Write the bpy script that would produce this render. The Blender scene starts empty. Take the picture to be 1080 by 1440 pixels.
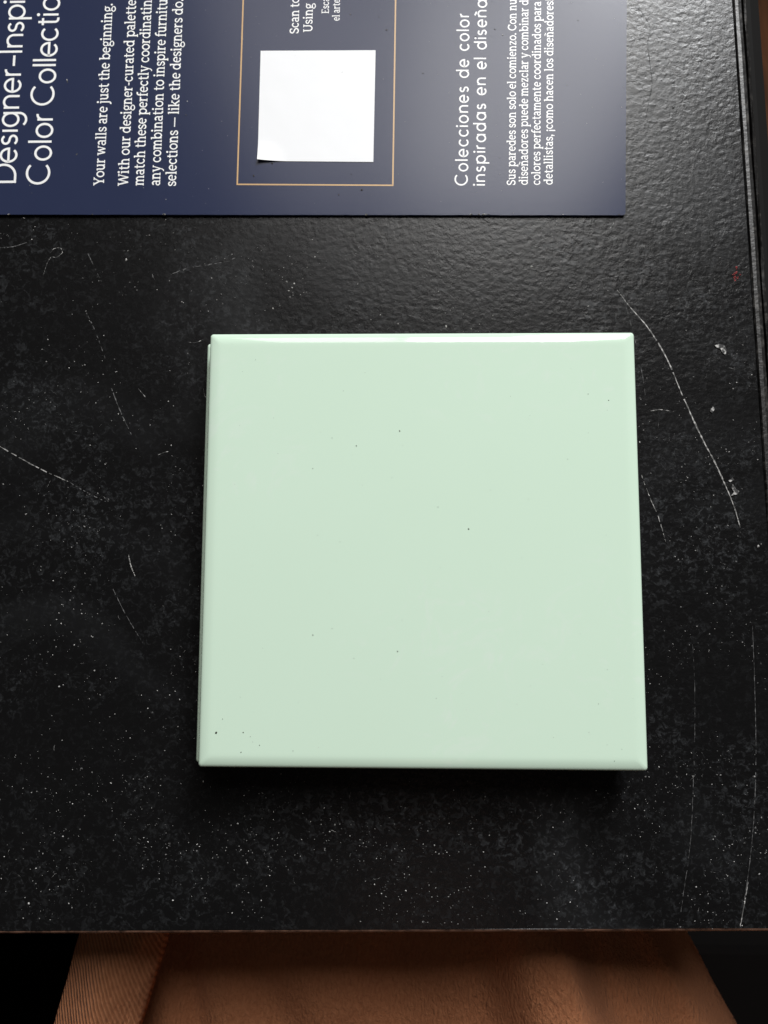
import bpy, bmesh, math, random
from mathutils import Vector, Matrix
from mathutils import noise as mnoise

S = bpy.context.scene
COL = S.collection
rad = math.radians

# ------------------------------------------------------------------ camera
CAM_POS = Vector((-0.004872, -0.012323, 0.203413))
CAM_ROWS = ((0.9997349718, 0.0037271292, -0.0227177156),
            (-0.0012878495, 0.9943165755, 0.1064560434),
            (0.0229853766, -0.1063985726, 0.9940578536))     # world -> camera
FPX = 1080.0                                                 # focal length in photo pixels (1080 wide)
cam = bpy.data.cameras.new('camera')
cam.sensor_fit = 'HORIZONTAL'
cam.sensor_width = 36.0
cam.lens = 36.0
cam.clip_start = 0.005
cam.clip_end = 50.0
cam.dof.use_dof = True
cam.dof.focus_distance = 0.197
cam.dof.aperture_fstop = 34.0
camo = bpy.data.objects.new('camera', cam)
COL.objects.link(camo)
R = Matrix(CAM_ROWS)
camo.matrix_world = Matrix.Translation(CAM_POS) @ R.transposed().to_4x4()
S.camera = camo

def at(u, v, z=0.0):
    """point of the horizontal plane at height z that shows at photo pixel (u, v)"""
    d = R.transposed() @ Vector(((u - 540) / FPX, -(v - 720) / FPX, -1.0))
    return CAM_POS + d * ((z - CAM_POS.z) / d.z)

# ------------------------------------------------------------------ world and lights
w = bpy.data.worlds.new('World')
S.world = w
w.use_nodes = True
bgn = w.node_tree.nodes['Background']
bgn.inputs['Color'].default_value = (1.0, 0.93, 0.86, 1)
bgn.inputs['Strength'].default_value = 0.030

def window_light(name, centre, aim, sx, sy, radiance, colour):
    l = bpy.data.lights.new(name, 'AREA')
    l.shape = 'RECTANGLE'
    l.size = sx
    l.size_y = sy
    l.energy = radiance * math.pi * sx * sy
    l.color = colour
    o = bpy.data.objects.new(name, l)
    COL.objects.link(o)
    o.location = centre
    o.rotation_euler = (Vector(aim) - Vector(centre)).to_track_quat('-Z', 'Y').to_euler()
    return o

window_light('window_light', (0.29, 1.20, 1.66), (0.15, 0.0, 1.66), 0.56, 1.10, 14.5, (1.0, 0.98, 0.955))
window_light('curtained_window_light', (-0.22, 1.24, 1.66), (-0.2, 0.0, 1.66), 0.40, 1.10, 6.0, (1.0, 0.97, 0.96))
window_light('side_window_light', (0.47, 1.20, 0.86), (0.3, 0.0, 0.86), 0.36, 0.46, 58.0, (0.97, 0.985, 1.0))

S.view_settings.view_transform = 'Standard'
S.view_settings.look = 'None'
S.view_settings.gamma = 1.0
S.view_settings.use_curve_mapping = False
S.view_settings.exposure = -0.06
S.cycles.use_denoising = True
S.cycles.max_bounces = 6

# ------------------------------------------------------------------ helpers
def link(o, parent=None):
    COL.objects.link(o)
    if parent is not None:
        o.parent = parent
    return o

def empty(name, loc=(0, 0, 0), rz=0.0):
    o = bpy.data.objects.new(name, None)
    o.empty_display_size = 0.02
    o.location = loc
    o.rotation_euler = (0, 0, rz)
    return link(o)

def tag(o, label=None, cat=None, group=None, kind=None):
    if label: o['label'] = label
    if cat: o['category'] = cat
    if group: o['group'] = group
    if kind: o['kind'] = kind
    return o

def mesh_obj(name, verts, faces, mat, parent=None, smooth=False):
    me = bpy.data.meshes.new(name)
    me.from_pydata([tuple(v) for v in verts], [], faces)
    me.materials.append(mat)
    if smooth:
        for p in me.polygons: p.use_smooth = True
    me.update()
    return link(bpy.data.objects.new(name, me), parent)

def bm_obj(name, bm, mat, parent=None, smooth=False):
    me = bpy.data.meshes.new(name)
    bm.normal_update()
    bm.to_mesh(me); bm.free()
    me.materials.append(mat)
    if smooth:
        for p in me.polygons: p.use_smooth = True
    return link(bpy.data.objects.new(name, me), parent)

class N:
    """small node-graph writer"""
    def __init__(self, name):
        self.m = bpy.data.materials.new(name)
        self.m.use_nodes = True
        self.t = self.m.node_tree
        self.b = self.t.nodes['Principled BSDF']
        self.co = self.t.nodes.new('ShaderNodeTexCoord').outputs['Object']
    def set(self, **k):
        for a, v in k.items():
            s = self.b.inputs[a.replace('_', ' ')]
            if hasattr(v, 'is_linked'): self.t.links.new(v, s)
            else: s.default_value = v
        return self
    def lk(self, sock, v):
        if hasattr(v, 'is_linked'): self.t.links.new(v, sock)
        else: sock.default_value = v
    def mapping(self, scale=(1, 1, 1), rot=(0, 0, 0), loc=(0, 0, 0)):
        n = self.t.nodes.new('ShaderNodeMapping')
        self.lk(n.inputs['Vector'], self.co)
        n.inputs['Scale'].default_value = scale
        n.inputs['Rotation'].default_value = rot
        n.inputs['Location'].default_value = loc
        return n.outputs[0]
    def noise(self, scale, detail=2, rough=0.5, dist=0.0, vec=None):
        n = self.t.nodes.new('ShaderNodeTexNoise')
        self.lk(n.inputs['Vector'], vec or self.co)
        n.inputs['Scale'].default_value = scale
        n.inputs['Detail'].default_value = detail
        n.inputs['Roughness'].default_value = rough
        n.inputs['Distortion'].default_value = dist
        return n.outputs['Fac']
    def vor(self, scale, vec=None, rnd=1.0, feature='F1', out='Distance'):
        n = self.t.nodes.new('ShaderNodeTexVoronoi')
        n.feature = feature
        self.lk(n.inputs['Vector'], vec or self.co)
        n.inputs['Scale'].default_value = scale
        n.inputs['Randomness'].default_value = rnd
        return n.outputs[out]
    def ramp(self, fac, *stops):
        n = self.t.nodes.new('ShaderNodeValToRGB')
        self.lk(n.inputs[0], fac)
        e = n.color_ramp.elements
        while len(e) < len(stops): e.new(0.5)
        for el, (p, c) in zip(e, stops):
            el.position = p
            el.color = (c, c, c, 1) if not hasattr(c, '__len__') else (*c, 1)
        return n.outputs[0]
    def math(self, op, a, b=0.0, clamp=False):
        n = self.t.nodes.new('ShaderNodeMath')
        n.operation = op; n.use_clamp = clamp
        self.lk(n.inputs[0], a); self.lk(n.inputs[1], b)
        return n.outputs[0]
    def mix(self, fac, a, b):
        n = self.t.nodes.new('ShaderNodeMix')
        n.data_type = 'RGBA'
        self.lk(n.inputs['Factor'], fac)
        for s, v in ((n.inputs[6], a), (n.inputs[7], b)):
            if hasattr(v, 'is_linked'): self.t.links.new(v, s)
            else: s.default_value = (*v, 1)
        return n.outputs[2]
    def bump(self, h, dist, strength=1.0, prev=None):
        n = self.t.nodes.new('ShaderNodeBump')
        self.lk(n.inputs['Height'], h)
        n.inputs['Distance'].default_value = dist
        n.inputs['Strength'].default_value = strength
        if prev is not None: self.t.links.new(prev, n.inputs['Normal'])
        return n.outputs[0]

def flat(name, col, rough=0.5, spec=0.5):
    n = N(name)
    n.set(Base_Color=(*col, 1), Roughness=rough, Specular_IOR_Level=spec)
    return n.m

# ------------------------------------------------------------------ materials
def make_laminate():
    n = N('black_pebbled_laminate')
    fine = n.noise(2100, 3, 0.6, 0.6)
    lint = n.noise(620, 4, 0.65, 0.9)
    cloud = n.noise(34, 4, 0.6, 0.4)
    cl = n.ramp(cloud, (0.42, 0.0), (0.68, 1.0))
    ln = n.ramp(lint, (0.50, 0.0), (0.72, 1.0))
    fn = n.ramp(fine, (0.45, 0.0), (0.75, 1.0))
    film = n.math('MULTIPLY', ln, n.math('ADD', n.math('MULTIPLY', cl, 0.85), 0.16))
    film = n.math('MULTIPLY', film, n.math('ADD', fn, 0.35), clamp=True)
    haze = n.ramp(n.noise(17, 2, 0.5, 0.8), (0.53, 0.0), (0.78, 0.42))
    film = n.math('ADD', film, n.math('MULTIPLY', haze, n.math('ADD', n.math('MULTIPLY', lint, 0.5), 0.1)), clamp=True)
    n.set(Base_Color=n.mix(film, (0.0055, 0.0054, 0.0056), (0.060, 0.064, 0.068)))
    n.set(Roughness=n.math('ADD', n.math('MULTIPLY', film, 0.3), 0.27), Specular_IOR_Level=0.26)
    peb = n.vor(560, n.mapping((0.8, 1.3, 1), (0, 0, 0.6)), feature='SMOOTH_F1')
    grain = n.noise(760, 3, 0.6, 0.3)
    h = n.math('ADD', n.math('MULTIPLY', peb, 0.55), grain)
    b = n.t.nodes.new('ShaderNodeBump')
    n.lk(b.inputs['Height'], h)
    b.inputs['Distance'].default_value = 0.00024
    sep = n.t.nodes.new('ShaderNodeSeparateXYZ'); n.lk(sep.inputs[0], n.co)
    # the pebbling is worn smooth away from the right-hand edge
    wear = n.math('MULTIPLY', n.math('ADD', sep.outputs['X'], 0.06), 6.5, clamp=True)
    n.lk(b.inputs['Strength'], n.math('MULTIPLY', n.math('ADD', n.math('MULTIPLY', wear, 0.30), 0.19), n.math('MULTIPLY', n.math('ADD', cloud, 0.5), n.math('ADD', n.math('MULTIPLY', n.noise(140, 2, 0.5, 0.5), 1.5), 0.2))))
    n.set(Normal=b.outputs[0])
    return n.m

def make_navy():
    n = N('navy_coated_card')
    tone = n.noise(60, 2, 0.5)
    n.set(Base_Color=n.mix(tone, (0.022, 0.029, 0.066), (0.026, 0.034, 0.074)))
    n.set(Roughness=0.22, Specular_IOR_Level=0.24)
    n.set(Normal=n.bump(n.noise(700, 2, 0.5), 0.00002, 0.35))
    return n.m

def make_glaze():
    n = N('pale_mint_glaze')
    cl = n.noise(22, 3, 0.5, 0.3)
    c1 = n.mix(n.ramp(cl, (0.40, 0.0), (0.70, 1.0)), (0.650, 0.822, 0.668), (0.656, 0.828, 0.676))
    cloudy_reflection = n.math('MULTIPLY', n.ramp(n.noise(85, 4, 0.55, 2.6), (0.54, 0.0), (0.70, 1.0)), n.ramp(n.noise(19, 1, 0.5), (0.52, 0.0), (0.60, 1.0)))
    c1 = n.mix(n.math('MULTIPLY', cloudy_reflection, 0.34), c1, (0.74, 0.83, 0.75))  # faint cloudy reflections painted as pale patches in the glaze colour
    # pinholes of the glaze
    v = n.vor(95, feature='F1')
    keep = n.math('GREATER_THAN', n.vor(95, feature='F1', out='Color'), 0.90)
    pin = n.math('MULTIPLY', n.math('LESS_THAN', v, 0.030), keep)
    n.set(Base_Color=n.mix(pin, c1, (0.12, 0.13, 0.09)))
    n.set(Roughness=0.07, Specular_IOR_Level=0.5)
    n.set(Normal=n.bump(n.noise(55, 2, 0.5), 0.00004, 0.5))
    return n.m

def make_bisque():
    n = N('white_bisque_clay')
    n.set(Base_Color=n.mix(n.noise(500, 3), (0.62, 0.56, 0.48), (0.74, 0.68, 0.60)), Roughness=0.85, Specular_IOR_Level=0.2)
    n.set(Normal=n.bump(n.noise(1500, 2), 0.0001, 0.4))
    return n.m

def make_knit(name, rot, fine, c1, c2, bands, stretch=0.3, stscale=3.2):
    n = N(name)
    vec = n.mapping((1, stretch, 1), (0, 0, rot))
    wv = n.t.nodes.new('ShaderNodeTexWave')
    wv.wave_type = 'BANDS'; wv.bands_direction = 'X'
    n.t.links.new(n.mapping((1, 1, 1), (0, 0, rot)), wv.inputs['Vector'])
    wv.inputs['Scale'].default_value = fine
    wv.inputs['Distortion'].default_value = 0.8
    wv.inputs['Detail'].default_value = 2.0
    wv.inputs['Detail Scale'].default_value = 1.4
    st = n.noise(fine * stscale, 3, 0.6, 0.5, vec)
    h = n.math('ADD', n.math('MULTIPLY', wv.outputs['Fac'], bands), n.math('MULTIPLY', st, 1.3 - bands))
    n.set(Base_Color=n.mix(n.ramp(h, (0.35, 0.0), (1.05, 1.0)), c1, c2))
    n.set(Roughness=0.85, Specular_IOR_Level=0.15, Sheen_Weight=0.04)
    n.set(Normal=n.bump(h, 0.0015, 0.75))
    return n.m

def make_wood(name, dark, light, sc):
    n = N(name)
    g = n.noise(sc, 5, 0.65, 1.5, n.mapping((1, 0.06, 1)))
    n.set(Base_Color=n.mix(n.ramp(g, (0.35, 0.0), (0.68, 1.0)), dark, light), Roughness=0.6, Specular_IOR_Level=0.15)
    n.set(Normal=n.bump(g, 0.0004, 0.4))
    return n.m

LAM = make_laminate()
NAVY = make_navy()
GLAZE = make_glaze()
BISQUE = make_bisque()
KNIT = make_knit('brown_knit', 0.25, 260, (0.49, 0.19, 0.088), (0.64, 0.275, 0.135), 0.06, 0.48, 4.2)
RIB = make_knit('ribbed_brown_knit', -0.28, 300, (0.40, 0.155, 0.070), (0.66, 0.29, 0.145), 0.42)
FLOORM = make_wood('brown_floor_boards', (0.035, 0.012, 0.005), (0.19, 0.070, 0.026), 40)
MOULD = N('black_edge_moulding')
MOULD.set(Base_Color=MOULD.mix(MOULD.ramp(MOULD.noise(500, 4, 0.6, 0.5), (0.52, 0.0), (0.75, 1.0)), (0.010, 0.0095, 0.009), (0.075, 0.07, 0.064)),
          Roughness=0.42, Normal=MOULD.bump(MOULD.noise(800, 3), 0.0003, 0.5))
MOULD = MOULD.m
MATTE = flat('matte_black_skirt', (0.004, 0.0036, 0.0033), 0.8, 0.2)
WHITEINK = flat('white_ink', (0.90, 0.90, 0.89), 0.35)
COPPER = flat('copper_ink', (0.58, 0.36, 0.155), 0.35)
STICKER = N('white_sticker_paper')
STICKER.set(Base_Color=(0.88, 0.89, 0.90, 1), Roughness=0.5, Normal=STICKER.bump(STICKER.noise(90, 2), 0.0004, 0.25))
STICKER = STICKER.m
SCR = N('scratch_scuff')
SCR.set(Base_Color=SCR.mix(SCR.ramp(SCR.noise(900, 2), (0.42, 0.0), (0.6, 1.0)), (0.10, 0.10, 0.095), (0.48, 0.47, 0.45)), Roughness=0.7)
SCR = SCR.m
FAINT = N('faint_scuff')
FAINT.set(Base_Color=FAINT.mix(FAINT.ramp(FAINT.noise(900, 2), (0.42, 0.0), (0.62, 1.0)), (0.02, 0.02, 0.02), (0.15, 0.15, 0.15)), Roughness=0.7)
FAINT = FAINT.m
DUSTM = N('pale_dust')
DUSTM.set(Base_Color=DUSTM.mix(DUSTM.ramp(DUSTM.noise(1400, 0), (0.45, 0.0), (0.72, 1.0)), (0.06, 0.06, 0.06), (0.58, 0.57, 0.55)), Roughness=0.9, Specular_IOR_Level=0.2)
DUSTM = DUSTM.m
RED = flat('red_paint_fleck', (0.30, 0.035, 0.035), 0.6)
BOUNCE_CUT = flat('bounce_cut_cloth', (0.030, 0.020, 0.016), 0.85, 0.2)
SKIN = flat('skin', (0.42, 0.22, 0.15), 0.5)

# ------------------------------------------------------------------ setting: floor
FLOOR_Z = -0.72
fl = mesh_obj('floor', [(-3, -3, FLOOR_Z), (3, -3, FLOOR_Z), (3, 3, FLOOR_Z), (-3, 3, FLOOR_Z)], [(0, 1, 2, 3)], FLOORM)
tag(fl, 'dark brown wood floor far below the table', kind='structure')

# ------------------------------------------------------------------ table
table = empty('table', (0.0, 0.2, FLOOR_Z))
tag(table, 'black pebbled table with scratched dusty top under the brochure and tiles', 'table')
TO = Vector((0.0, -0.2, -FLOOR_Z))          # world -> table-local
XL, YB, YT = -0.75, None, 0.75

fe_l = Vector((-0.75, -0.1090, 0)); fe_r = Vector((0.0932, -0.0951, 0))      # front edge line (measured)
re_t = Vector((0.0795, 0.75, 0))                                               # right edge, far end
def top_mesh():
    bm = bmesh.new()
    prof = [(-0.0, -0.016), (0.0, -0.0018), (0.0001, -0.0005), (0.0005, 0.0)]  # (inset, z)
    pts = [fe_l, fe_r, re_t, Vector((-0.75, 0.75, 0))]
    rings = []
    for ins, z in prof:
        c = [pts[0] + Vector((ins, ins, z)), pts[1] + Vector((-ins, ins, z)), pts[2] + Vector((-ins, -ins, z)), pts[3] + Vector((ins, -ins, z))]
        ring = []
        for i in range(4):
            a, b = c[i], c[(i + 1) % 4]
            nseg = 120 if i in (0, 1) else 1
            for k in range(nseg):
                p = a.lerp(b, k / nseg)
                if z > -0.01:   # worn, slightly uneven edge
                    p = p + Vector((0, 0, 0.00012 * mnoise.noise(p * 120))) + Vector((0.00015, 0.00015, 0)) * mnoise.noise(p * 90)
                ring.append(bm.verts.new(p + TO))
        rings.append(ring)
    L = len(rings[0])
    for a, b in zip(rings, rings[1:]):
        for i in range(L):
            bm.faces.new((a[i], a[(i + 1) % L], b[(i + 1) % L], b[i]))
    bm.faces.new(rings[-1])
    bm.faces.new(list(reversed(rings[0])))
    return bm
bm_obj('table_top', top_mesh(), LAM, table)

def sweep_edge(profile, name, mat, wob=0.0, shade_flare=0.0):
    """profile (out, z) swept along the right edge of the table, from beyond the front corner to the far end"""
    a = fe_r + Vector((0, 0.0, 0)); b = re_t
    n = 160
    vs, fs = [], []
    P = len(profile)
    for k in range(n + 1):
        p = a.lerp(b, k / n)
        for j, (ox, z) in enumerate(profile):
            fl_ = min(1, max(0, (0.0 - p.y) / 0.07))
            q = p + Vector((ox + (shade_flare * fl_ * fl_ * (3 - 2 * fl_) if j else 0), 0, z))
            q.x += wob * mnoise.noise(Vector((j * 3.1, p.y * 60, 0))) + wob * 0.6 * mnoise.noise(Vector((j * 5.7, p.y * 220, 3)))
            q.z += wob * 0.5 * mnoise.noise(Vector((j * 2.3, p.y * 90, 7)))
            vs.append(q + TO)
    for k in range(n):
        for j in range(P - 1):
            i = k * P + j
            fs.append((i, i + P, i + P + 1, i + 1))
    return mesh_obj(name, vs, fs, mat, table)
sweep_edge([(0.0004, -0.0220), (0.0004, -0.0012), (0.0007, -0.0008), (0.0016, -0.0007), (0.0025, -0.0010), (0.0029, -0.0017), (0.0030, -0.0075)], 'edge_band', MOULD, 0.00014)
sweep_edge([(0.0036, -0.0060), (0.0040, -0.0026), (0.0044, -0.0023), (0.0048, -0.0026), (0.0051, -0.0038), (0.0052, -0.0220)], 'edge_bead', MOULD, 0.00022)
sweep_edge([(0.0054, -0.0100), (0.0105, -0.0120), (0.0150, -0.0160), (0.0160, -0.0190), (0.0160, -0.0600)], 'skirt_and_shade_flare', MATTE, 0.0, 0.055)  # fills the dark band; unseen front flare added to shade the lap
RIM_REFLECTION = N('painted_rim_reflection')  # warm reflection of the person, painted as a brown strip along the rim
RIM_REFLECTION.set(Base_Color=RIM_REFLECTION.mix(RIM_REFLECTION.ramp(RIM_REFLECTION.noise(260, 4, 0.6), (0.38, 0.0), (0.62, 1.0)), (0.05, 0.026, 0.018), (0.26, 0.14, 0.095)), Roughness=0.5)
RIM_REFLECTION = RIM_REFLECTION.m
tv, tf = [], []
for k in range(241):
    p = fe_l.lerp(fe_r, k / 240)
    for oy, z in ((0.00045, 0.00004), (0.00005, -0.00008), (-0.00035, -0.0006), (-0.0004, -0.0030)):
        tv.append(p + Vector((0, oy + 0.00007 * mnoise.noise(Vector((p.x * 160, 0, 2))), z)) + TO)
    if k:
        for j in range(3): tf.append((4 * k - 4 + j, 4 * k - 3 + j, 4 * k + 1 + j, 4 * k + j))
mesh_obj('rim_reflection_strip', tv, tf, RIM_REFLECTION.m if hasattr(RIM_REFLECTION, 'm') else RIM_REFLECTION, table, smooth=True)
for lx, ly in ((-0.68, -0.03), (0.03, -0.03), (-0.68, 0.68), (0.02, 0.68)):
    bm = bmesh.new()
    bmesh.ops.create_cube(bm, size=1.0)
    for v in bm.verts:
        t = 0.8 if v.co.z < 0 else 1.0
        v.co = Vector((lx + v.co.x * 0.045 * t, ly + v.co.y * 0.045 * t, 0.0 if v.co.z < 0 else -FLOOR_Z - 0.0155)) + Vector((0, -0.2, 0))
    bmesh.ops.bevel(bm, geom=list(bm.edges), offset=0.003, segments=2, affect='EDGES')
    bm_obj('leg', bm, MATTE, table)

# ------------------------------------------------------------------ scratches (parts of the table)
def ribbon(pts, width, z, jitter=0.0, seed=0, gap=0.0):
    rnd = random.Random(seed)
    P = []
    for a, b in zip(pts, pts[1:]):
        n = max(2, int((b - a).length / 0.0008))
        for k in range(n): P.append(a.lerp(b, k / n))
    P.append(pts[-1])
    vs, fs, prev = [], [], None
    for i, p in enumerate(P):
        d = (P[min(i + 1, len(P) - 1)] - P[max(i - 1, 0)]).normalized()
        nrm = Vector((-d.y, d.x, 0))
        t = i / (len(P) - 1)
        wd = width * (0.35 + 0.65 * math.sin(math.pi * min(1, max(0, t))) ** 0.4) * rnd.uniform(0.45, 1.35)
        off = nrm * rnd.uniform(-jitter, jitter)
        a = p + off + nrm * wd / 2; b = p + off - nrm * wd / 2
        vs += [Vector((a.x, a.y, z)), Vector((b.x, b.y, z))]
        if i and rnd.random() > gap:
            fs.append((2 * i - 2, 2 * i - 1, 2 * i + 1, 2 * i))
    return vs, fs
def smooth_path(px, z=0.0):
    q = [at(u, v, z) for u, v in px]
    out = []
    for i in range(len(q) - 1):
        p0, p1, p2, p3 = q[max(i - 1, 0)], q[i], q[i + 1], q[min(i + 2, len(q) - 1)]
        for k in range(6):
            t = k / 6
            out.append(0.5 * ((2 * p1) + (p2 - p0) * t + (2 * p0 - 5 * p1 + 4 * p2 - p3) * t * t + (3 * p1 - p0 - 3 * p2 + p3) * t ** 3))
    out.append(q[-1])
    return out
SCRATCHES = [
    ([(240, 386), (265, 377), (290, 373), (325, 366), (338, 352)], 0.00022, FAINT, 0.00010, 0.4),
    ([(868, 408), (886, 432), (912, 462), (938, 505), (958, 552), (984, 610), (1006, 652), (1024, 692), (1033, 715), (1041, 742)], 0.00034, SCR, 0.00004, 0.02),
    ([(1058, 880), (1061, 960), (1063, 1060), (1060, 1150), (1052, 1230), (1040, 1306)], 0.00016, FAINT, 0.00003, 0.08),
    ([(1052, 1240), (1046, 1275), (1040, 1306)], 0.00018, SCR, 0.00003, 0.05),
    ([(974, 905), (977, 980), (976, 1070), (971, 1180), (962, 1250), (954, 1305)], 0.00013, FAINT, 0.00005, 0.35),
    ([(902, 668), (912, 695), (926, 728), (936, 762)], 0.00018, SCR, 0.00005, 0.3),
    ([(880, 430), (892, 475), (902, 520), (908, 560)], 0.00014, FAINT, 0.00004, 0.4),
    ([(-10, 622), (30, 645), (60, 661), (96, 677)], 0.00024, SCR, 0.00005, 0.12),
    ([(96, 677), (125, 694), (150, 706)], 0.00020, FAINT, 0.00005, 0.45),
    ([(122, 353), (132, 374), (143, 397)], 0.00022, FAINT, 0.00004, 0.15),
    ([(120, 437), (134, 466), (148, 504)], 0.00022, FAINT, 0.00004, 0.2),
    ([(157, 546), (170, 580), (185, 611)], 0.00024, FAINT, 0.00004, 0.15),
    ([(158, 826), (178, 866), (201, 904)], 0.00018, FAINT, 0.00004, 0.25),
    ([(181, 780), (184, 795), (190, 810)], 0.00026, SCR, 0.00003, 0.1),
    ([(915, 578), (928, 576), (942, 578)], 0.00022, SCR, 0.00003, 0.1),
    ([(-5, 349), (18, 347), (38, 341)], 0.00022, FAINT, 0.00003, 0.1),
    ([(884, 14), (897, 12), (908, 26), (914, 40), (911, 62), (914, 92), (917, 118), (913, 140), (909, 160), (906, 178)], 0.00011, flat('dark_crack', (0.004, 0.004, 0.004), 0.9, 0.1), 0.00008, 0.1),
]
for i, (px, wd, m, jit, gap) in enumerate(SCRATCHES):
    vs, fs = ribbon(smooth_path(px), wd, 0.00006, jit, i, gap)
    mesh_obj('scratch', [v + TO for v in vs], fs, m, table)

# ------------------------------------------------------------------ ceramic tiles
TILE = 0.1087
def tile_rings(prof, seg=6):
    """rings (inset, z, corner radius) of a square tile"""
    rings = []
    for ins, z, cr in prof:
        h = TILE / 2 - ins
        ring = []
        for ci, (sx, sy) in enumerate(((1, 1), (-1, 1), (-1, -1), (1, -1))):
            for k in range(seg + 1):
                a = rad(ci * 90 + 90 * k / seg)
                ring.append(Vector((sx * (h - cr) + cr * math.cos(a), sy * (h - cr) + cr * math.sin(a), z)))
        rings.append(ring)
    return rings
def loft(rings, cap_top=True, cap_bot=True, sub=24):
    bm = bmesh.new()
    R_ = []
    for r in rings:
        R_.append([bm.verts.new(p) for p in r])
    L = len(R_[0])
    for a, b in zip(R_, R_[1:]):
        for i in range(L):
            bm.faces.new((a[i], a[(i + 1) % L], b[(i + 1) % L], b[i]))
    if cap_top: bm.faces.new(R_[-1])
    if cap_bot: bm.faces.new(list(reversed(R_[0])))
    return bm
TH = 0.0065
def make_tile(name, label, loc, rz):
    t = empty(name, loc, rz)
    tag(t, label, 'tile', 'stacked ceramic tiles')
    body = loft(tile_rings([(0.0012, 0.0, 0.0006), (0.0004, 0.0006, 0.0008), (0.0002, TH - 0.0018, 0.0008), (0.0004, TH - 0.0015, 0.0008)]))
    bm_obj('clay_body', body, BISQUE, t)
    prof = [(0.00008, TH - 0.0022, 0.0007), (0.0, TH - 0.0016, 0.0008)] + [(a, TH - b, c) for a, b, c in (
            (0.00004, 0.00118, 0.0008), (0.00014, 0.00090, 0.0008), (0.0003, 0.00069, 0.0007), (0.00055, 0.00052, 0.0007), (0.00095, 0.00037, 0.0006), (0.0015, 0.00022, 0.0006),
            (0.0021, 0.00010, 0.0006), (0.0026, 0.00003, 0.0008), (0.0031, 0.000004, 0.0012), (0.0038, 0.0, 0.0015))]
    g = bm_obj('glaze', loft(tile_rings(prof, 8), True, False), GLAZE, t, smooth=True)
    return t
make_tile('ceramic_tile', 'pale mint glazed square tile, the lower one, peeking out at left under the other', (-0.00235, -0.0003, 0.0), 0.001)
make_tile('ceramic_tile', 'pale mint glossy square tile, the upper one, its whole face showing', (0.0, 0.0, TH), 0.0)

# ------------------------------------------------------------------ brochure
BZ = 0.00080
bro = empty('brochure', (-0.03, 0.13, 0.0))
tag(bro, 'navy blue printed brochure with white text, copper frame and blank white sticker', 'brochure')
BO = Vector((0.03, -0.13, 0.0))
c_bl = at(-60, 301.6, BZ); c_br = at(879.5, 302.5, BZ); ce = at(881.5, 0, BZ)
updir = (ce - c_br).normalized()
c_tr = c_br + updir * 0.13
c_bl = c_br + (c_bl - c_br).normalized() * 0.215
c_tl = c_bl + updir * 0.13
def card_mesh():
    bm = bmesh.new()
    cs = [c_bl, c_br, c_tr, c_tl]
    out = []
    for i, c in enumerate(cs):
        a = (cs[i - 1] - c).normalized(); b = (cs[(i + 1) % 4] - c).normalized()
        r = 0.0007 if i == 1 else 0.0003
        out += [c + a * r, c + (a + b) * r * 0.3, c + b * r]
    dense = []
    for i in range(len(out)):
        a, b = out[i], out[(i + 1) % len(out)]
        n = 90 if (b - a).length > 0.05 else 1
        for k in range(n):
            p = a.lerp(b, k / n)
            if n > 1: p = p + Vector((0.00005, 0.00005, 0)) * mnoise.noise(p * 300)
            dense.append(p)
    lo = [bm.verts.new(Vector((p.x, p.y, 0.00012)) + BO) for p in dense]
    hi = [bm.verts.new(Vector((p.x, p.y, BZ)) + BO) for p in dense]
    L = len(lo)
    for i in range(L):
        bm.faces.new((lo[i], lo[(i + 1) % L], hi[(i + 1) % L], hi[i]))
    bm.faces.new(hi); bm.faces.new(list(reversed(lo)))
    return bm
bm_obj('card', card_mesh(), NAVY, bro)
IZ = BZ + 0.00003

# --- serif letters drawn as strokes (x-height = 1): (points, width)
def arc(cx, cy, r, a0, a1, n=28, ry=None):
    ry = ry or r
    return [(cx + r * math.cos(rad(a0 + (a1 - a0) * k / n)), cy + ry * math.sin(rad(a0 + (a1 - a0) * k / n))) for k in range(n + 1)]
SW, CW, HW = 0.195, 0.165, 0.115
def vs_(x, a, b): return ([(x, a), (x, b)], SW)
def foot(x, y=0.0, l=0.21, r_=0.21): return ([(x - l, y + HW / 2), (x + r_, y + HW / 2)], HW)
def flag(x, y, l=0.22): return ([(x - l, y - HW / 2 - 0.03), (x, y - HW / 2)], HW)
def cap_(x, y, l=0.21): return ([(x - l, y - HW / 2), (x + l, y - HW / 2)], HW)
def ess(h, cx, rx):
    q = h / 4
    p = arc(cx, h - q - 0.02, rx * 0.92, 28, 180, 12, q - 0.05)[:-1] + arc(cx, h - q - 0.02, rx * 0.92, 180, 258, 6, q - 0.05)
    return p + arc(cx, q + 0.02, rx, 80, -152, 18, q - 0.05)
def arch(x0, x1): return (arc((x0 + x1) / 2, 0.60, (x1 - x0) / 2, 178, 0, 14, 0.32) + [(x1, 0.0)], 0.18)
AS = 1.40
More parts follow.
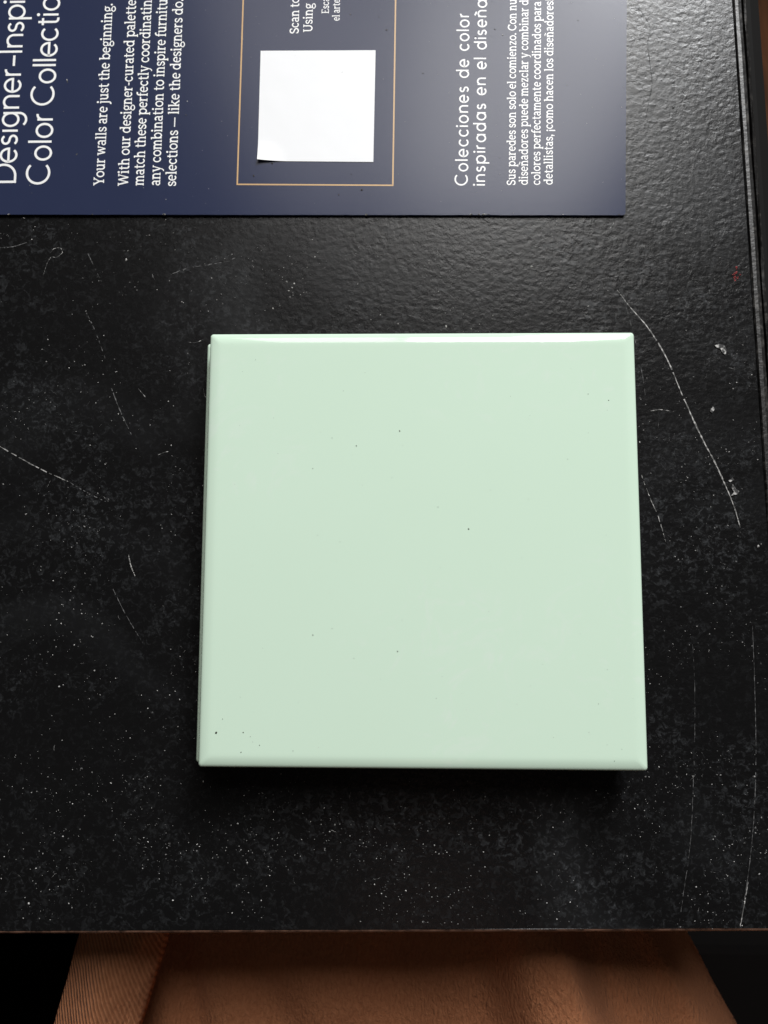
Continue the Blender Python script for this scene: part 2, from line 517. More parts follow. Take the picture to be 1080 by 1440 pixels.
def sglyph(c):
    """strokes, advance, dots"""
    if c == 'a': return [(arc(0.38, 0.68, 0.27, 150, 0, 14, 0.25) + [(0.65, 0.0)], 0.185), (arc(0.37, 0.28, 0.27, 55, 305, 20, 0.215), 0.15), ([(0.50, 0.46), (0.62, 0.50)], 0.12), foot(0.70, 0, 0.05, 0.16)], 0.92, []
    if c == 'b': return [vs_(0.2, 0.02, AS), flag(0.2, AS), (arc(0.56, 0.5, 0.34, -150, 150, 26, 0.42), CW)], 1.06, []
    if c == 'c': return [(arc(0.46, 0.5, 0.36, 42, 318, 26, 0.42), CW), ([(0.72, 0.70), (0.72, 0.86)], 0.12)], 0.90, []
    if c == 'd': return [(arc(0.46, 0.5, 0.34, 30, 330, 26, 0.42), CW), vs_(0.80, 0, AS), flag(0.80, AS), foot(0.80, 0, 0, 0.2)], 1.08, []
    if c == 'e': return [([(0.10, 0.53), (0.80, 0.53)], HW), (arc(0.46, 0.5, 0.36, 4, 314, 30, 0.42), CW)], 0.93, []
    if c == 'f': return [([(0.24, 0.0), (0.24, 1.08)] + arc(0.50, 1.08, 0.26, 180, 55, 10, 0.26), 0.185), foot(0.24, 0, 0.2, 0.24), ([(0.02, 0.93), (0.56, 0.93)], HW)], 0.62, []
    if c == 'g': return [(arc(0.42, 0.65, 0.28, 0, 360, 26, 0.28), 0.15), ([(0.60, 0.86), (0.74, 0.93), (0.90, 0.92)], 0.12), ([(0.28, 0.42), (0.19, 0.30), (0.22, 0.17), (0.36, 0.12), (0.62, 0.10)], 0.13), (arc(0.46, -0.15, 0.37, 0, 360, 28, 0.22), 0.13)], 0.92, []
    if c == 'h': return [vs_(0.22, 0, AS), flag(0.22, AS), foot(0.22), arch(0.22, 0.80), foot(0.80)], 1.10, []
    if c == 'i': return [vs_(0.24, 0, 1), flag(0.24, 1), foot(0.24)], 0.54, [(0.22, 1.28)]
    if c == 'j': return [([(0.24, 1.0), (0.24, -0.15)] + arc(0.0, -0.15, 0.24, 0, -110, 10, 0.22), 0.185), flag(0.24, 1)], 0.50, [(0.22, 1.28)]
    if c == 'k': return [vs_(0.22, 0, AS), flag(0.22, AS), foot(0.22), ([(0.28, 0.42), (0.78, 0.93)], 0.125), ([(0.44, 0.56), (0.86, 0.05)], 0.19), cap_(0.78, 1, 0.18), foot(0.88, 0, 0.18, 0.16)], 1.06, []
    if c == 'l': return [vs_(0.24, 0, AS), flag(0.24, AS), foot(0.24)], 0.54, []
    if c == 'm': return [vs_(0.22, 0, 1), flag(0.22, 1), foot(0.22, 0, 0.2, 0.17), arch(0.22, 0.75), foot(0.75, 0, 0.17, 0.17), arch(0.75, 1.28), foot(1.28, 0, 0.17, 0.2)], 1.57, []
    if c in 'nñ': return [vs_(0.22, 0, 1), flag(0.22, 1), foot(0.22), arch(0.22, 0.80), foot(0.80)] + ([([(0.28 + 0.48 * k / 8, 1.27 + 0.06 * math.sin(math.tau * k / 8)) for k in range(9)], 0.115)] if c == 'ñ' else []), 1.10, []
    if c == 'o': return [(arc(0.48, 0.5, 0.38, 0, 360, 32, 0.42), 0.168)], 0.99, []
    if c == 'p': return [vs_(0.22, -0.42, 1), flag(0.22, 1), foot(0.22, -0.42), (arc(0.58, 0.5, 0.34, -150, 150, 26, 0.42), CW)], 1.08, []
    if c == 'r': return [vs_(0.22, 0, 1), flag(0.22, 1), foot(0.22, 0, 0.2, 0.24), (arc(0.54, 0.56, 0.30, 172, 62, 10, 0.35), 0.16)], 0.77, []
    if c == 's': return [(ess(1.0, 0.38, 0.28), 0.16), ([(0.62, 0.68), (0.62, 0.88)], 0.11), ([(0.12, 0.10), (0.12, 0.32)], 0.11)], 0.79, []
    if c == 't': return [([(0.26, 1.24), (0.26, 0.24)] + arc(0.48, 0.24, 0.22, 180, 300, 10, 0.18), 0.185), ([(0.02, 0.93), (0.60, 0.93)], HW)], 0.68, []
    if c == 'u': return [([(0.22, 1.0), (0.22, 0.36)] + arc(0.49, 0.36, 0.27, 180, 352, 12, 0.30), 0.185), flag(0.22, 1), vs_(0.78, 0, 1), flag(0.78, 1), foot(0.78, 0, 0, 0.2)], 1.08, []
    if c == 'w': return [([(0.16, 0.95), (0.42, 0.04)], 0.19), ([(0.42, 0.04), (0.70, 0.95)], 0.12), ([(0.70, 0.95), (0.96, 0.04)], 0.19), ([(0.96, 0.04), (1.24, 0.95)], 0.12), cap_(0.16, 1, 0.2), cap_(1.24, 1, 0.17)], 1.44, []
    if c == 'y': return [([(0.16, 0.95), (0.46, 0.08)], 0.19), ([(0.82, 0.95), (0.44, -0.18), (0.30, -0.36), (0.12, -0.36)], 0.125), cap_(0.16, 1, 0.2), cap_(0.84, 1, 0.17)], 1.02, []
    if c == 'z': return [([(0.10, 0.945), (0.74, 0.945)], HW), ([(0.68, 0.92), (0.16, 0.08)], 0.17), ([(0.10, 0.055), (0.78, 0.055)], HW), ([(0.13, 0.95), (0.13, 0.76)], 0.1), ([(0.76, 0.05), (0.76, 0.26)], 0.1)], 0.88, []
    K = 1.32
    if c == 'Y': return [([(0.14, 1.27), (0.58, 0.58)], 0.19), ([(1.02, 1.27), (0.58, 0.58)], 0.125), vs_(0.58, 0, 0.62), foot(0.58, 0, 0.25, 0.25), cap_(0.18, K, 0.22), cap_(0.98, K, 0.2)], 1.16, []
    if c == 'W': return [([(0.18, 1.27), (0.52, 0.04)], 0.19), ([(0.52, 0.04), (0.88, 1.27)], 0.125), ([(0.88, 1.27), (1.22, 0.04)], 0.19), ([(1.22, 0.04), (1.58, 1.27)], 0.125), cap_(0.18, K, 0.22), cap_(1.56, K, 0.2)], 1.76, []
    if c == 'S': return [(ess(K, 0.48, 0.37), 0.18), ([(0.78, 0.94), (0.78, 1.2)], 0.12), ([(0.13, 0.12), (0.13, 0.40)], 0.12)], 1.00, []
    if c == 'U': return [([(0.26, 1.3), (0.26, 0.46)] + arc(0.64, 0.46, 0.38, 180, 360, 16, 0.40) + [(1.02, 1.3)], 0.175), cap_(0.26, K, 0.24), cap_(1.02, K, 0.22)], 1.28, []
    if c == 'E': return [vs_(0.28, 0, K), ([(0.06, K - 0.057), (0.98, K - 0.057)], HW), ([(0.06, 0.057), (1.02, 0.057)], HW), ([(0.28, 0.68), (0.76, 0.68)], HW), ([(0.95, 1.3), (0.95, 1.05)], 0.1), ([(0.99, 0.04), (0.99, 0.30)], 0.1)], 1.14, []
    if c == 'C': return [(arc(0.62, 0.66, 0.52, 45, 315, 30, 0.58), 0.18), ([(1.02, 0.92), (1.02, 1.24)], 0.12)], 1.18, []
    if c == '.': return [], 0.42, [(0.2, 0.12)]
    if c == ',': return [([(0.20, 0.10), (0.20, -0.05), (0.10, -0.24)], 0.13)], 0.42, [(0.18, 0.12)]
    if c == '!': return [([(0.22, 0.40), (0.22, 1.32)], 0.2)], 0.46, [(0.22, 0.12)]
    if c == '¡': return [([(0.22, -0.36), (0.22, 0.56)], 0.2)], 0.48, [(0.22, 0.86)]
    if c == '-': return [([(0.08, 0.48), (0.52, 0.48)], 0.14)], 0.62, []
    if c == '\u2014': return [([(0.05, 0.48), (1.45, 0.48)], 0.13)], 1.52, []
    return [], 0.40, []
def stroke_mesh(paths, dots, w):
    V, F = [], []
    z = 0.0
    def disc(x, y, r):
        b = len(V)
        for k in range(14):
            V.append(Vector((x + r * math.cos(k * math.tau / 14), y + r * math.sin(k * math.tau / 14), z)))
        F.append(tuple(range(b, b + 14)))
    for p in paths:
        q = [Vector((x, y, 0)) for x, y in p]
        q = [v for i, v in enumerate(q) if i == 0 or (v - q[i - 1]).length > 1e-5]
        b = len(V); n = len(q)
        closed = n > 3 and (q[0] - q[-1]).length < 1e-3
        for i, v in enumerate(q):
            d1 = (q[i] - q[i - 1]).normalized() if i else ((q[0] - q[-2]).normalized() if closed else (q[1] - q[0]).normalized())
            d2 = (q[i + 1] - q[i]).normalized() if i < n - 1 else ((q[1] - q[0]).normalized() if closed else d1)
            d = d1 + d2
            d = d.normalized() if d.length > 1e-6 else d1
            k = 1 / max(0.5, d.dot(d2))
            nn = Vector((-d.y, d.x, 0)) * (w / 2) * k
            V.extend([v + nn, v - nn])
        F.extend((b + 2 * i, b + 2 * i + 1, b + 2 * i + 3, b + 2 * i + 2) for i in range(n - 1))
    for x, y in dots: disc(x, y, w * 0.72)
    return V, F
def advance(t):
    return sum(sglyph(c)[1] for c in t)
def text_line(s, fit, p0, p1, xh_px, name, extra=''):
    """line s, of which the piece 'fit' runs from photo pixel p0 to p1 along its baseline"""
    a, b = at(*p0, IZ), at(*p1, IZ)
    ex = (b - a).normalized(); ey = Vector((-ex.y, ex.x, 0))
    sx = (b - a).length / (advance(fit) - 0.08)
    sy = xh_px * (b - a).length / math.dist(p0, p1)
    V, F, x, zi = [], [], 0.0, 0
    for c in s:
        st, ad, dots = sglyph(c)
        for one, dd, wd in [([p], [], wd) for p, wd in st] + ([([], dots, 0.19)] if dots else []):
            vs, fs = stroke_mesh(one, dd, wd * 1.05)
            zi = (zi + 1) % 6
            base = len(V)
            V += [a + ex * (v.x + x) * sx + ey * v.y * sy + Vector((0, 0, 0.000004 * zi)) for v in vs]
            F += [tuple(i + base for i in f) for f in fs]
        x += ad
    return V, F
def merge(name, lines, mat, parent, off):
    V, F = [], []
    for vs, fs in lines:
        b = len(V)
        V += [v + off for v in vs]
        F += [tuple(i + b for i in f) for f in fs]
    o = mesh_obj(name, V, F, mat, parent)
    bm = bmesh.new(); bm.from_mesh(o.data)
    for f in bm.faces:
        f.normal_update()
        if f.normal.z < 0: f.normal_flip()
    bm.to_mesh(o.data); bm.free()
    return o
merge('paragraph', [
    text_line('Your walls are just the beginning.', 'Your walls are just the beginning.', (146.0, 260.5), (158.6, 5.2), 10.4, 'l'),
    text_line('With our designer-curated palettes', 'With our designer-curated palette', (180.4, 261), (191.6, 0), 10.4, 'l'),
    text_line('match these perfectly coordinating', 'match these perfectly coordinatin', (202.0, 261), (213.6, 0), 10.4, 'l'),
    text_line('any combination to inspire furniture', 'any combination to inspire furnitu', (225.0, 261), (235.4, -1), 10.4, 'l'),
    text_line('selections \u2014 like the designers do.', 'selections \u2014 like the designers do', (247.5, 262), (257.7, 2.6), 10.4, 'l'),
], WHITEINK, bro, BO)
merge('caption', [
    text_line('Scan to', 'Scan', (420.1, 47.4), (420.6, 14.3), 9.0, 'l'),
    text_line('Using', 'Using', (439.2, 45.3), (440.0, 5.1), 9.0, 'l'),
    text_line('Esca', 'Esc', (462.5, 19.1), (462.8, 2.5), 7.2, 'l'),
    text_line('el arte', 'el art', (477.6, 29.2), (478.0, 4.6), 7.2, 'l'),
], WHITEINK, bro, BO)
merge('paragraph', [
    text_line('Sus paredes son solo el comienzo. Con nu', 'Sus paredes son solo el comienzo. Con nu', (724.8, 260.7), (726.3, -1), 8.5, 'l'),
    text_line('diseñadores puede mezclar y combinar d', 'diseñadores puede mezclar y combinar d', (742.3, 260.3), (743.0, 0), 8.5, 'l'),
    text_line('colores perfectamente coordinados para', 'colores perfectamente coordinados para', (759.8, 260.2), (760.9, 2.4), 8.5, 'l'),
    text_line('detallistas, ¡como hacen los diseñadores!', 'detallistas, ¡como hacen los diseñadores', (777.2, 260.0), (778.3, 2.0), 8.5, 'l'),
], WHITEINK, bro, BO)

# --- monoline geometric letters for the headings (cap height = 1)
XHT = 0.66
RO = 0.29
def s_path():
    h = XHT; r = h / 4 - 0.012
    p = arc(0, h - r - 0.02, r * 1.12, 25, 180, 14, r)[:-1]
    p += arc(0, h - r - 0.02, r * 1.12, 180, 262, 8, r)
    p += arc(0, r + 0.02, r * 1.22, 82, -155, 22, r)
    return p
def glyph(c):
    """strokes relative to the letter's anchor (stem or bowl centre), left extent, right extent, dots"""
    m = XHT / 2
    if c == 'o': return [arc(0, m, RO, 0, 360, 40, m)], -RO, RO, []
    if c == 'c': return [arc(0, m, RO, 42, 318, 34, m)], -RO, RO * 0.78, []
    if c == 'e': return [[(-RO, m)] + [(RO, m)] + arc(0, m, RO, 0, 318, 40, m)], -RO, RO, []
    if c == 'C': return [arc(0.47, 0.5, 0.47, 45, 315, 44)], 0, 0.86, []
    if c == 'D': return [[(0, 0), (0, 1), (0.26, 1)] + arc(0.26, 0.5, 0.5, 90, -90, 30) + [(0, 0)]], 0, 0.76, []
    if c in 'lI': return [[(0, 0), (0, 1)]], 0, 0, []
    if c == 'i': return [[(0, 0), (0, XHT)]], 0, 0, [(0, 0.87)]
    if c == 't': return [[(0, 0.86), (0, 0.14)] + arc(0.14, 0.14, 0.14, 180, 270, 8) + [(0.2, 0)], [(-0.15, XHT), (0.18, XHT)]], -0.15, 0.2, []
    if c == 'r': return [[(0, 0), (0, XHT)], [(0, XHT - 0.26)] + arc(0.22, XHT - 0.25, 0.22, 175, 95, 10, 0.25) + [(0.25, XHT)]], 0, 0.25, []
    if c in 'nñ':
        st = [[(0, 0), (0, XHT)], arc(0.26, XHT - 0.26, 0.26, 180, 0, 20) + [(0.52, 0)]]
        if c == 'ñ': st.append([(0.26 - 0.16 + 0.32 * k / 10, 0.87 + 0.045 * math.sin(2 * math.pi * k / 10)) for k in range(11)])
        return st, 0, 0.52, []
    if c == 's': return [s_path()], -0.2, 0.2, []
    if c == 'p': return [[(0, XHT), (0, -0.33)], arc(0.30, m, RO + 0.005, 0, 360, 40, m)], 0, 0.62, []
    if c == 'd': return [[(0.595, 0), (0.595, 1)], arc(0.30, m, RO + 0.005, 0, 360, 40, m)], 0, 0.62, []
    if c == 'a': return [[(0.595, 0), (0.595, XHT)], arc(0.30, m, RO + 0.005, 0, 360, 40, m)], 0, 0.62, []
    if c == 'g': return [arc(0, m, RO, 0, 360, 40, m), [(RO, XHT), (RO, -0.03)] + arc(RO - 0.30, -0.03, 0.30, 0, -140, 20)], -RO, RO, []
    if c == '-': return [[(-0.24, 0.33), (0.24, 0.33)]], -0.24, 0.24, []
    return [], 0, 0, []
def heading_line(items, p0, p1, span, w):
    """items: (letter, anchor position in cap heights); 'span' cap heights run from photo pixel p0 to p1"""
    a, b = at(*p0, IZ), at(*p1, IZ)
    ex = (b - a).normalized(); ey = Vector((-ex.y, ex.x, 0)); sc = (b - a).length / span
    V, F = [], []
    zi = 0
    for c, x in items:
        st, l, r, dots = glyph(c)
        for one, dd in [([s_], []) for s_ in st] + ([([], dots)] if dots else []):
            vs, fs = stroke_mesh(one, dd, w)
            zi = (zi + 1) % 4
            bse = len(V)
            V += [a + ex * (v.x + x) * sc + ey * v.y * sc + Vector((0, 0, 0.000004 * zi)) for v in vs]
            F += [tuple(i + bse for i in f) for f in fs]
    return V, F
H1 = list(zip('Designer-Inspired', (0, 1.184, 1.865, 2.277, 2.78, 3.316, 4.325, 4.81, 5.45, 5.865, 6.11, 7.0, 7.40, 8.17, 8.46, 9.10, 9.55)))
H2 = list(zip('ColorCollections', (0.05, 1.397, 1.906, 2.41, 2.90, 3.58, 4.874, 5.37, 5.60, 6.097, 6.82, 7.36, 7.70, 8.22, 8.75, 9.58)))
merge('heading', [
    heading_line(H1, (20.9, 255.6), (35.3, 2.4), 8.17, 0.101),
    heading_line(H2, (69.2, 259.4), (83.2, 4.6), 8.22, 0.101),
], WHITEINK, bro, BO)
def tracked(s, track, space):
    x, out = 0.0, []
    for c in s:
        if c == ' ':
            x += space; continue
        st, l, r, d = glyph(c)
        out.append((c, x - l)); x += (r - l) + track
    return out
T1 = tracked('Colecciones de color', 0.31, 0.52)
T2 = tracked('inspiradas en el diseñador', 0.31, 0.52)
merge('heading', [
    heading_line(T1, (657.4, 260.0), (659.4, 23.3), T1[-1][1], 0.122),
    heading_line(T2, (682.0, 260.0), (684.0, 23.3), T2[18][1], 0.122),
], WHITEINK, bro, BO)
# --- copper frame
def frame_bar(p, q, wd):
    a, b = at(*p, IZ), at(*q, IZ)
    d = (b - a).normalized(); n = Vector((-d.y, d.x, 0)) * wd / 2
    return [a + n, a - n, b - n, b + n], [(0, 1, 2, 3)]
fa, fb, fc, fd = at(342.0, 0, IZ), at(333.6, 259.2, IZ), at(552.4, 260.6, IZ), at(556.3, 0, IZ)
ul = fb + (fa - fb).normalized() * 0.112; ur = fc + (fd - fc).normalized() * 0.112
def loop_frame(c, wd):
    cen = sum(c, Vector()) / len(c)
    V = []
    for i, p in enumerate(c):
        a = (c[i - 1] - p).normalized(); b = (c[(i + 1) % len(c)] - p).normalized()
        V += [p - (a + b) * wd / 2, p + (a + b) * wd / 2]
    n = len(c)
    return V, [(2 * i, 2 * i + 1, (2 * i + 3) % (2 * n), (2 * i + 2) % (2 * n)) for i in range(n)]
merge('copper_frame', [loop_frame([fb, fc, ur, ul], 0.00041)], COPPER, bro, BO)

# --- white sticker, its near left corner slightly lifted
st = [at(362.4, 226.6, BZ), at(525.0, 228.0, BZ), at(528.2, 71.0, BZ), at(366.6, 71.8, BZ)]
def sticker_mesh():
    bm = bmesh.new(); n = 28
    g = [[None] * (n + 1) for _ in range(n + 1)]
    for i in range(n + 1):
        for j in range(n + 1):
            u, v = i / n, j / n
            p = (st[0] * (1 - u) + st[1] * u) * (1 - v) + (st[3] * (1 - u) + st[2] * u) * v
            d = math.hypot(u, v * 1.3)
            lift = 0.0009 * max(0, 1 - d / 0.28) ** 2
            g[i][j] = bm.verts.new(Vector((p.x, p.y, BZ + 0.00012 + lift + 0.00002 * mnoise.noise(p * 150))) + BO)
    for i in range(n):
        for j in range(n):
            bm.faces.new((g[i][j], g[i + 1][j], g[i + 1][j + 1], g[i][j + 1]))
    ret = bmesh.ops.extrude_face_region(bm, geom=list(bm.faces))
    for e in ret['geom']:
        if isinstance(e, bmesh.types.BMVert): e.co.z -= 0.00007
    bmesh.ops.recalc_face_normals(bm, faces=list(bm.faces))
    return bm
bm_obj('sticker', sticker_mesh(), STICKER, bro, smooth=False)

# ------------------------------------------------------------------ dust, lint and crumbs
rnd = random.Random(11)
DV, DF = [], []
def flake(p, r, z, el=1.0, ang=0.0):
    n = rnd.choice((5, 6, 7)); b = len(DV)
    for k in range(n):
        a = k * math.tau / n + rnd.uniform(-.25, .25); rr = r * rnd.uniform(0.65, 1.25)
        x, y = rr * el * math.cos(a), rr * math.sin(a)
        DV.append(Vector((p.x + x * math.cos(ang) - y * math.sin(ang), p.y + x * math.sin(ang) + y * math.cos(ang), z)))
    DV.append(Vector((p.x, p.y, z + r * 0.7)))
    for k in range(n): DF.append((b + k, b + (k + 1) % n, b + n))
def fibre(p, L, wd, z, ang, curl):
    n = 8; b = len(DV); q = p.copy(); a = ang
    for k in range(n + 1):
        nx, ny = -math.sin(a), math.cos(a)
        t = wd * (0.4 + 0.6 * math.sin(math.pi * k / n)) / 2
        DV.append(Vector((q.x + nx * t, q.y + ny * t, z))); DV.append(Vector((q.x - nx * t, q.y - ny * t, z)))
        q = q + Vector((math.cos(a), math.sin(a), 0)) * L / n
        a += curl / n + rnd.uniform(-.12, .12)
    for k in range(n): DF.append((b + 2 * k, b + 2 * k + 1, b + 2 * k + 3, b + 2 * k + 2))
def on_tile(p, m=0.001): return abs(p.x) < TILE / 2 + 0.003 + m and abs(p.y) < TILE / 2 + m
def on_card(p):
    q = p - c_br
    return q.dot(updir) > -0.0008 and q.x < 0.0008 + updir.x * q.dot(updir) / updir.y
def on_table(p): return p.x < 0.0905 - (p.y - 0.0) * 0.016 and p.y > -0.0950
n_dust = 0
while n_dust < 3600:
    u, v = rnd.uniform(-40, 1100), rnd.uniform(-40, 1312)
    p = at(u, v)
    if on_tile(p) or on_card(p) or not on_table(p): continue
    dens = (0.34 + 1.4 * mnoise.noise(Vector((p.x * 60, p.y * 60, 4.0))) + 0.5 * mnoise.noise(Vector((p.x * 190, p.y * 190, 8.0)))) * (0.75 + 0.5 * (p.y < -0.06))
    if rnd.random() > dens: continue
    n_dust += 1
    q = rnd.random()
    if q < 0.80: flake(p, rnd.uniform(0.00004, 0.00010), 0.00008, rnd.uniform(1, 1.8), rnd.uniform(0, 3))
    elif q < 0.972: flake(p, rnd.uniform(0.00010, 0.00017), 0.00008, rnd.uniform(1, 1.6), rnd.uniform(0, 3))
    elif q < 0.984: flake(p, rnd.uniform(0.00018, 0.00032), 0.00008, rnd.uniform(1, 1.4), rnd.uniform(0, 3))
    else: fibre(p, rnd.uniform(0.0006, 0.0022), rnd.uniform(0.00003, 0.00007), 0.00009, rnd.uniform(0, 6.3), rnd.uniform(-1.5, 1.5))
# the crumbs one can pick out in the photograph
for u, v, r in ((133, 943, .55), (37, 723, .55), (66, 933, .45), (86, 877, .5), (141, 977, .45), (152, 705, .5), (196, 1096, .5), (243, 1266, .6), (254, 1244, .45), (674, 1225, .5),
                (682, 1219, .45), (731, 1281, .45), (1060, 1092, .6), (903, 1097, .5), (902, 1170, .45), (1025, 1189, .55), (1031, 547, .6), (1000, 576, .6), (964, 431, .35),
                (913, 382, .5), (931, 318, .4), (964, 329, .45), (975, 530, .4), (900, 560, .6), (904, 596, .6), (905, 605, .5), (5, 681, .5), (71, 566, .5), (198, 347, .4),
                (155, 334, .4), (282, 438, .4), (146, 472, .35), (164, 523, .4), (1078, 862, .5), (1066, 768, .8), (1070, 765, .5), (1035, 790, .4), (556, 424, .45), (688, 448, .4), (693, 444, .35), (535, 443, .5)):
    flake(at(u, v), r * 0.0004, 0.00008, rnd.uniform(1, 1.5), rnd.uniform(0, 3))
def blob(pts, z=0.0001):
    """flat crumb of dried paint with a thickness"""
    b = len(DV); n = len(pts)
    for u, v in pts: DV.append(at(u, v, 0.0) + Vector((0, 0, z * 0.4)))
    for u, v in pts: DV.append(at(u, v, 0.0) * 1.0 + Vector((0, 0, z * 2.4)))
    DF.append(tuple(range(b + n, b + 2 * n)))
    for k in range(n): DF.append((b + k, b + (k + 1) % n, b + n + (k + 1) % n, b + n + k))
blob([(1004, 486), (1012, 484), (1019, 487), (1021, 492), (1020, 499), (1016, 497), (1013, 491), (1007, 489)])
blob([(1030, 681), (1034, 687), (1039, 691), (1037, 695), (1028, 697), (1032, 692), (1028, 686)])
blob([(998, 578), (1002, 572), (1005, 575), (1001, 581)])
blob([(1024, 676), (1030, 672), (1032, 675), (1026, 678)])
for px in ([(286, 546), (288, 556), (292, 562)], [(264, 481), (275, 482), (287, 477)], [(61, 388), (66, 372), (72, 362), (80, 362), (88, 355), (85, 349), (76, 350), (71, 356)],
           [(857, 322), (862, 316), (861, 310)], [(222, 640), (232, 636), (238, 635)], [(195, 547), (201, 554), (205, 559)]):
    vs, fs = ribbon(smooth_path(px), 0.00013, 0.0001, 0.00003, len(px), 0.05)
    b = len(DV); DV += vs; DF += [tuple(i + b for i in f) for f in fs]
# dust on the card and on the tile
for k in range(320):
    u, v = rnd.uniform(0, 879), rnd.uniform(0, 300)
    p = at(u, v, BZ)
    flake(p, rnd.uniform(0.00003, 0.00008) if k > 14 else rnd.uniform(0.0001, 0.0002), BZ + 0.00006, rnd.uniform(1, 2), rnd.uniform(0, 3))
fibre(at(95, 117, BZ), 0.0013, 0.0003, BZ + 0.00007, 1.7, 0.1)
fibre(at(107, 218, BZ), 0.0006, 0.00035, BZ + 0.00007, 0.9, 0.1)
for u in (14, 130, 232, 516, 664, 672, 679, 683, 688, 790, 872):
    flake(at(u + rnd.uniform(-2, 2), 301.6, BZ), rnd.uniform(0.0001, 0.00028), BZ + 0.00004, 1.9, 0.0)
for k in range(70):
    flake(Vector((rnd.uniform(-.052, .052), rnd.uniform(-.052, .052), 0)), rnd.uniform(0.00003, 0.00007), 2 * TH + 0.00004, 1.3, rnd.uniform(0, 3))
d = mesh_obj('dust', DV, DF, DUSTM)
tag(d, 'pale dust specks, lint and crumbs scattered over the black table top', 'dust', kind='stuff')
CV, CF = [], []
DVs, DFs = DV, DF
DV, DF = [], []
for u, v, r in ((357, 247.5, .30), (509, 267, .32), (476.5, 274, .22), (383, 230, .28), (696, 41.5, .2), (494, 245, .14), (533, 24, .14), (813, 29, .15), (797, 120, .12), (715, 85, .12)):
    flake(at(u, v, BZ), r * 0.0008, BZ + 0.00007, 1.4, rnd.uniform(0, 3))
for u, v, r in ((562, 606, .2), (501, 627, .2), (659, 744, .22), (440, 659, .13), (856, 563, .17), (827, 554, .15), (559, 916, .16), (616, 713, .13), (304, 1030, .36), (342, 1030, .16), (365, 1048, .16), (339, 1058, .16),
                (313, 1011, .14), (440, 893, .15), (467, 616, .12), (467, 884, .11), (478, 762, .1), (412, 1056, .12), (352, 1036, .1)):
    flake(at(u, v, 2 * TH), r * 0.0008, 2 * TH + 0.00004, 1.2, rnd.uniform(0, 3))
d2 = mesh_obj('grit', DV, DF, flat('dark_grit', (0.05, 0.045, 0.035), 0.8, 0.2))
tag(d2, 'dark grit specks lying on the mint tile and the navy brochure', 'grit', kind='stuff')
DV, DF = [], []
for k in range(16):
    flake(at(1034 + rnd.gauss(0, 2.6), 386 + rnd.gauss(0, 4)), rnd.uniform(0.00012, 0.00028), 0.00007, 1.2, rnd.uniform(0, 3))
rf = mesh_obj('paint_fleck', [v + TO for v in DV], DF, RED, table)
rf['label'] = 'red paint fleck near the right edge'

# ------------------------------------------------------------------ person at the table's edge (only the lap shows)
person = empty('person', (0.02, -0.42, FLOOR_Z))
tag(person, 'seated person in brown ribbed knit clothes, lap in the shade of the table edge', 'person')
PO = Vector((-0.02, 0.42, -FLOOR_Z))
def body_mesh():
    J = [((0.02, -0.46, -0.165), 0.125), ((0.02, -0.46, -0.02), 0.125), ((0.02, -0.45, 0.14), 0.13), ((0.02, -0.43, 0.30), 0.13), ((0.02, -0.40, 0.42), 0.055), ((0.02, -0.36, 0.52), 0.085), ((0.02, -0.34, 0.60), 0.080)]
    E_ = [(0, 1), (1, 2), (2, 3), (3, 4), (4, 5), (5, 6)]
    for s in (-1, 1):
        b = len(J)
        J += [((0.02 + s * 0.065, -0.42, -0.165), 0.062), ((0.02 + s * 0.055, -0.20, -0.172), 0.045), ((0.02 + s * 0.055, 0.02, -0.172), 0.043),
              ((0.02 + s * 0.055, 0.05, -0.40), 0.050), ((0.02 + s * 0.055, 0.01, FLOOR_Z + 0.08), 0.033), ((0.02 + s * 0.06, 0.13, FLOOR_Z + 0.032), 0.030)]
        E_ += [(0, b)] + [(b + k, b + k + 1) for k in range(5)]
    me = bpy.data.meshes.new('body')
    me.from_pydata([Vector(p) + PO for p, r in J], E_, [])
    o = bpy.data.objects.new('body', me); COL.objects.link(o)
    sk = o.modifiers.new('skin', 'SKIN')
    for i, (p, r) in enumerate(J):
        me.skin_vertices[0].data[i].radius = (r, r)
    me.skin_vertices[0].data[0].use_root = True
    ss = o.modifiers.new('sub', 'SUBSURF'); ss.levels = 2; ss.render_levels = 2
    dg = bpy.context.evaluated_depsgraph_get()
    m2 = bpy.data.meshes.new_from_object(o.evaluated_get(dg))
    bpy.data.objects.remove(o); bpy.data.meshes.remove(me)
    m2.name = 'body'
    m2.materials.clear(); m2.materials.append(SKIN)
    for p in m2.polygons: p.use_smooth = True
    # unseen dark clothing, added to cut bounce light on the lap: the torso's faces, a few millimetres out
    bm = bmesh.new(); bm.from_mesh(m2); bm.normal_update()
    lo, hi = FLOOR_Z * -1 - 0.09, FLOOR_Z * -1 + 0.36
    for v in bm.verts: v.co += v.normal * 0.006
    bmesh.ops.delete(bm, geom=[f for f in bm.faces if not lo < f.calc_center_median().z < hi], context='FACES')
    bm_obj('bounce_cut_shirt', bm, BOUNCE_CUT, person, smooth=True)
    return link(bpy.data.objects.new('body', m2), person)
body_mesh()
def lerp_tab(x, tab):
    if x <= tab[0][0]: return tab[0][1]
    for (a, ya), (b, yb) in zip(tab, tab[1:]):
        if x <= b:
            t = (x - a) / (b - a); t = t * t * (3 - 2 * t)
            return ya + (yb - ya) * t
    return tab[-1][1]
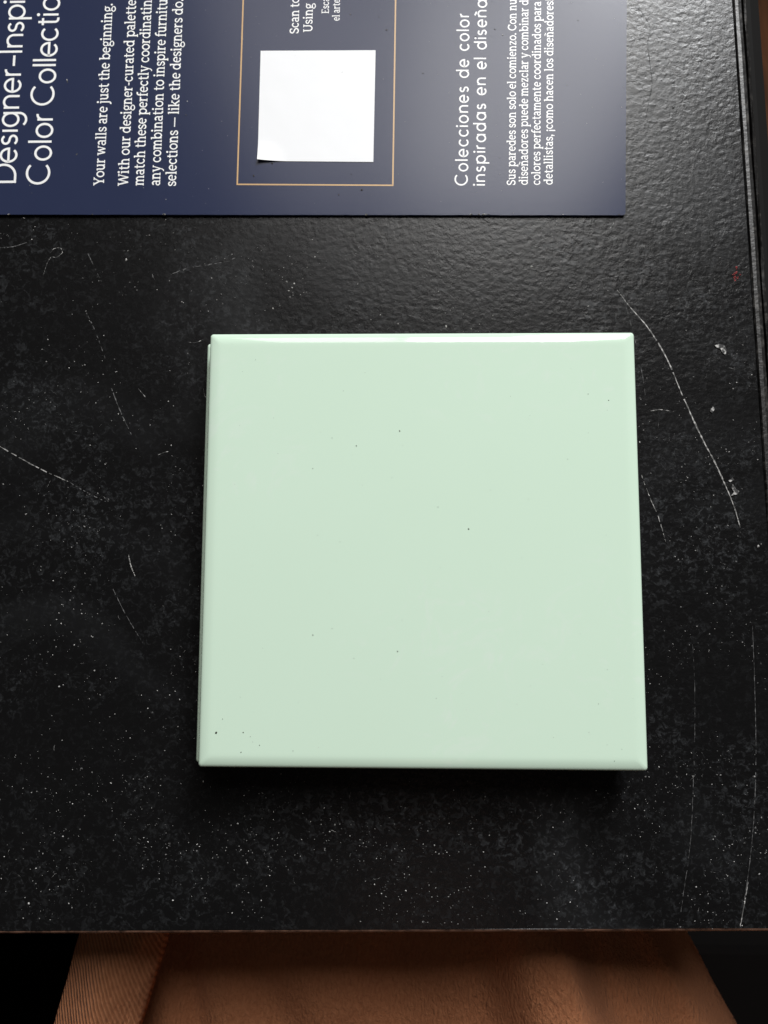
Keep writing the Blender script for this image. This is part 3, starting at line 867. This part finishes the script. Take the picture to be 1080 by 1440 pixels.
# knit cloth over the thighs: height across the lap
LAP = [(-0.165, -0.34), (-0.135, -0.18), (-0.11, -0.072), (-0.06, -0.062), (-0.01, -0.058), (0.022, -0.046), (0.042, -0.030), (0.056, -0.029), (0.072, -0.050), (0.092, -0.060), (0.108, -0.078), (0.116, -0.15), (0.130, -0.34)]
def cloth():
    vs, fs = [], []
    nx, ny = 150, 110
    for i in range(nx + 1):
        for j in range(ny + 1):
            x = -0.155 + 0.385 * i / nx; y = -0.40 + 0.44 * j / ny
            k = min(1, max(0, x / 0.07)); xs = x + 0.55 * max(-0.14, y + 0.155) * k * k * (3 - 2 * k)
            z = lerp_tab(xs, LAP) + 0.06 * (-(y + 0.17)) * (1 if y < -0.17 else 0.5) * 0
            f = Vector((x * 14, y * 9, 2.0))
            z += 0.006 * mnoise.noise(f) + 0.004 * mnoise.noise(f * 2.7) - 0.0035 * (1 - min(1, abs(mnoise.noise(Vector((x * 22 + y * 9, y * 6, 5)))) * 6))
            z -= 0.006 * math.exp(-((x + 0.030 - 0.55 * (y + 0.165)) / 0.0035) ** 2) * min(1, max(0, (-0.148 - y) / 0.02)) + 0.004 * math.exp(-((x + 0.075 + 0.3 * (y + 0.15)) / 0.006) ** 2)
            z = min(z, -0.022)
            vs.append(Vector((x, y, z)) + PO)
    for i in range(nx):
        for j in range(ny):
            k = i * (ny + 1) + j
            fs.append((k, k + ny + 1, k + ny + 2, k + 1))
    o = mesh_obj('lap_cloth', vs, fs, KNIT, person, smooth=True)
    md = o.modifiers.new('thick', 'SOLIDIFY'); md.thickness = 0.003; md.offset = -1
    return o
cloth()
def band():
    """ribbed band lying along the left of the lap"""
    a0, a1 = at(67, 1440, -0.032), at(104, 1312, -0.032)
    b0, b1 = at(194, 1440, -0.032), at(232, 1312, -0.032)
    vs, fs = [], []
    nx, ny = 30, 70
    for j in range(ny + 1):
        t = -1.6 + 3.2 * j / ny
        p, q = a0.lerp(a1, t), b0.lerp(b1, t)
        for i in range(nx + 1):
            s = i / nx
            c = p.lerp(q, s)
            z = -0.038 + 0.008 * math.sqrt(max(0, 1 - (2 * s - 1) ** 2)) - 0.002 * s
            z += 0.0015 * mnoise.noise(Vector((s * 3, t * 2, 9)))
            vs.append(Vector((c.x, c.y, z)) + PO)
    for j in range(ny):
        for i in range(nx):
            k = j * (nx + 1) + i
            fs.append((k, k + 1, k + nx + 2, k + nx + 1))
    o = mesh_obj('ribbed_band', vs, fs, RIB, person, smooth=True)
    md = o.modifiers.new('thick', 'SOLIDIFY'); md.thickness = 0.004; md.offset = -1
    return o
band()

# ------------------------------------------------------------------ chair under the person, added black to stand for the shade beside the lap
added_chair = empty('added_chair', (0.02, -0.44, FLOOR_Z))
tag(added_chair, 'added black chair seat standing for the dark beside the seated person in brown', 'added_chair')
CHM = flat('chair_shade_black', (0.003, 0.0027, 0.0026), 0.95, 0.05)
def box(name, c, size, bev, taper=1.0):
    bm = bmesh.new()
    bmesh.ops.create_cube(bm, size=1.0)
    for v in bm.verts:
        t = taper if v.co.z < 0 else 1.0
        v.co = Vector((c[0] + v.co.x * size[0] * t, c[1] + v.co.y * size[1] * t, c[2] + v.co.z * size[2]))
    bmesh.ops.bevel(bm, geom=list(bm.edges), offset=bev, segments=3, affect='EDGES')
    return bm_obj(name, bm, CHM, added_chair, smooth=False)
box('seat', (0, 0, 0.435), (0.62, 0.50, 0.07), 0.02)
box('backrest', (0, -0.27, 0.72), (0.50, 0.04, 0.46), 0.015)
for sx in (-1, 1):
    for sy in (-1, 1):
        box('leg', (sx * 0.26, sy * 0.21, 0.205), (0.04, 0.04, 0.41), 0.006, 0.75)
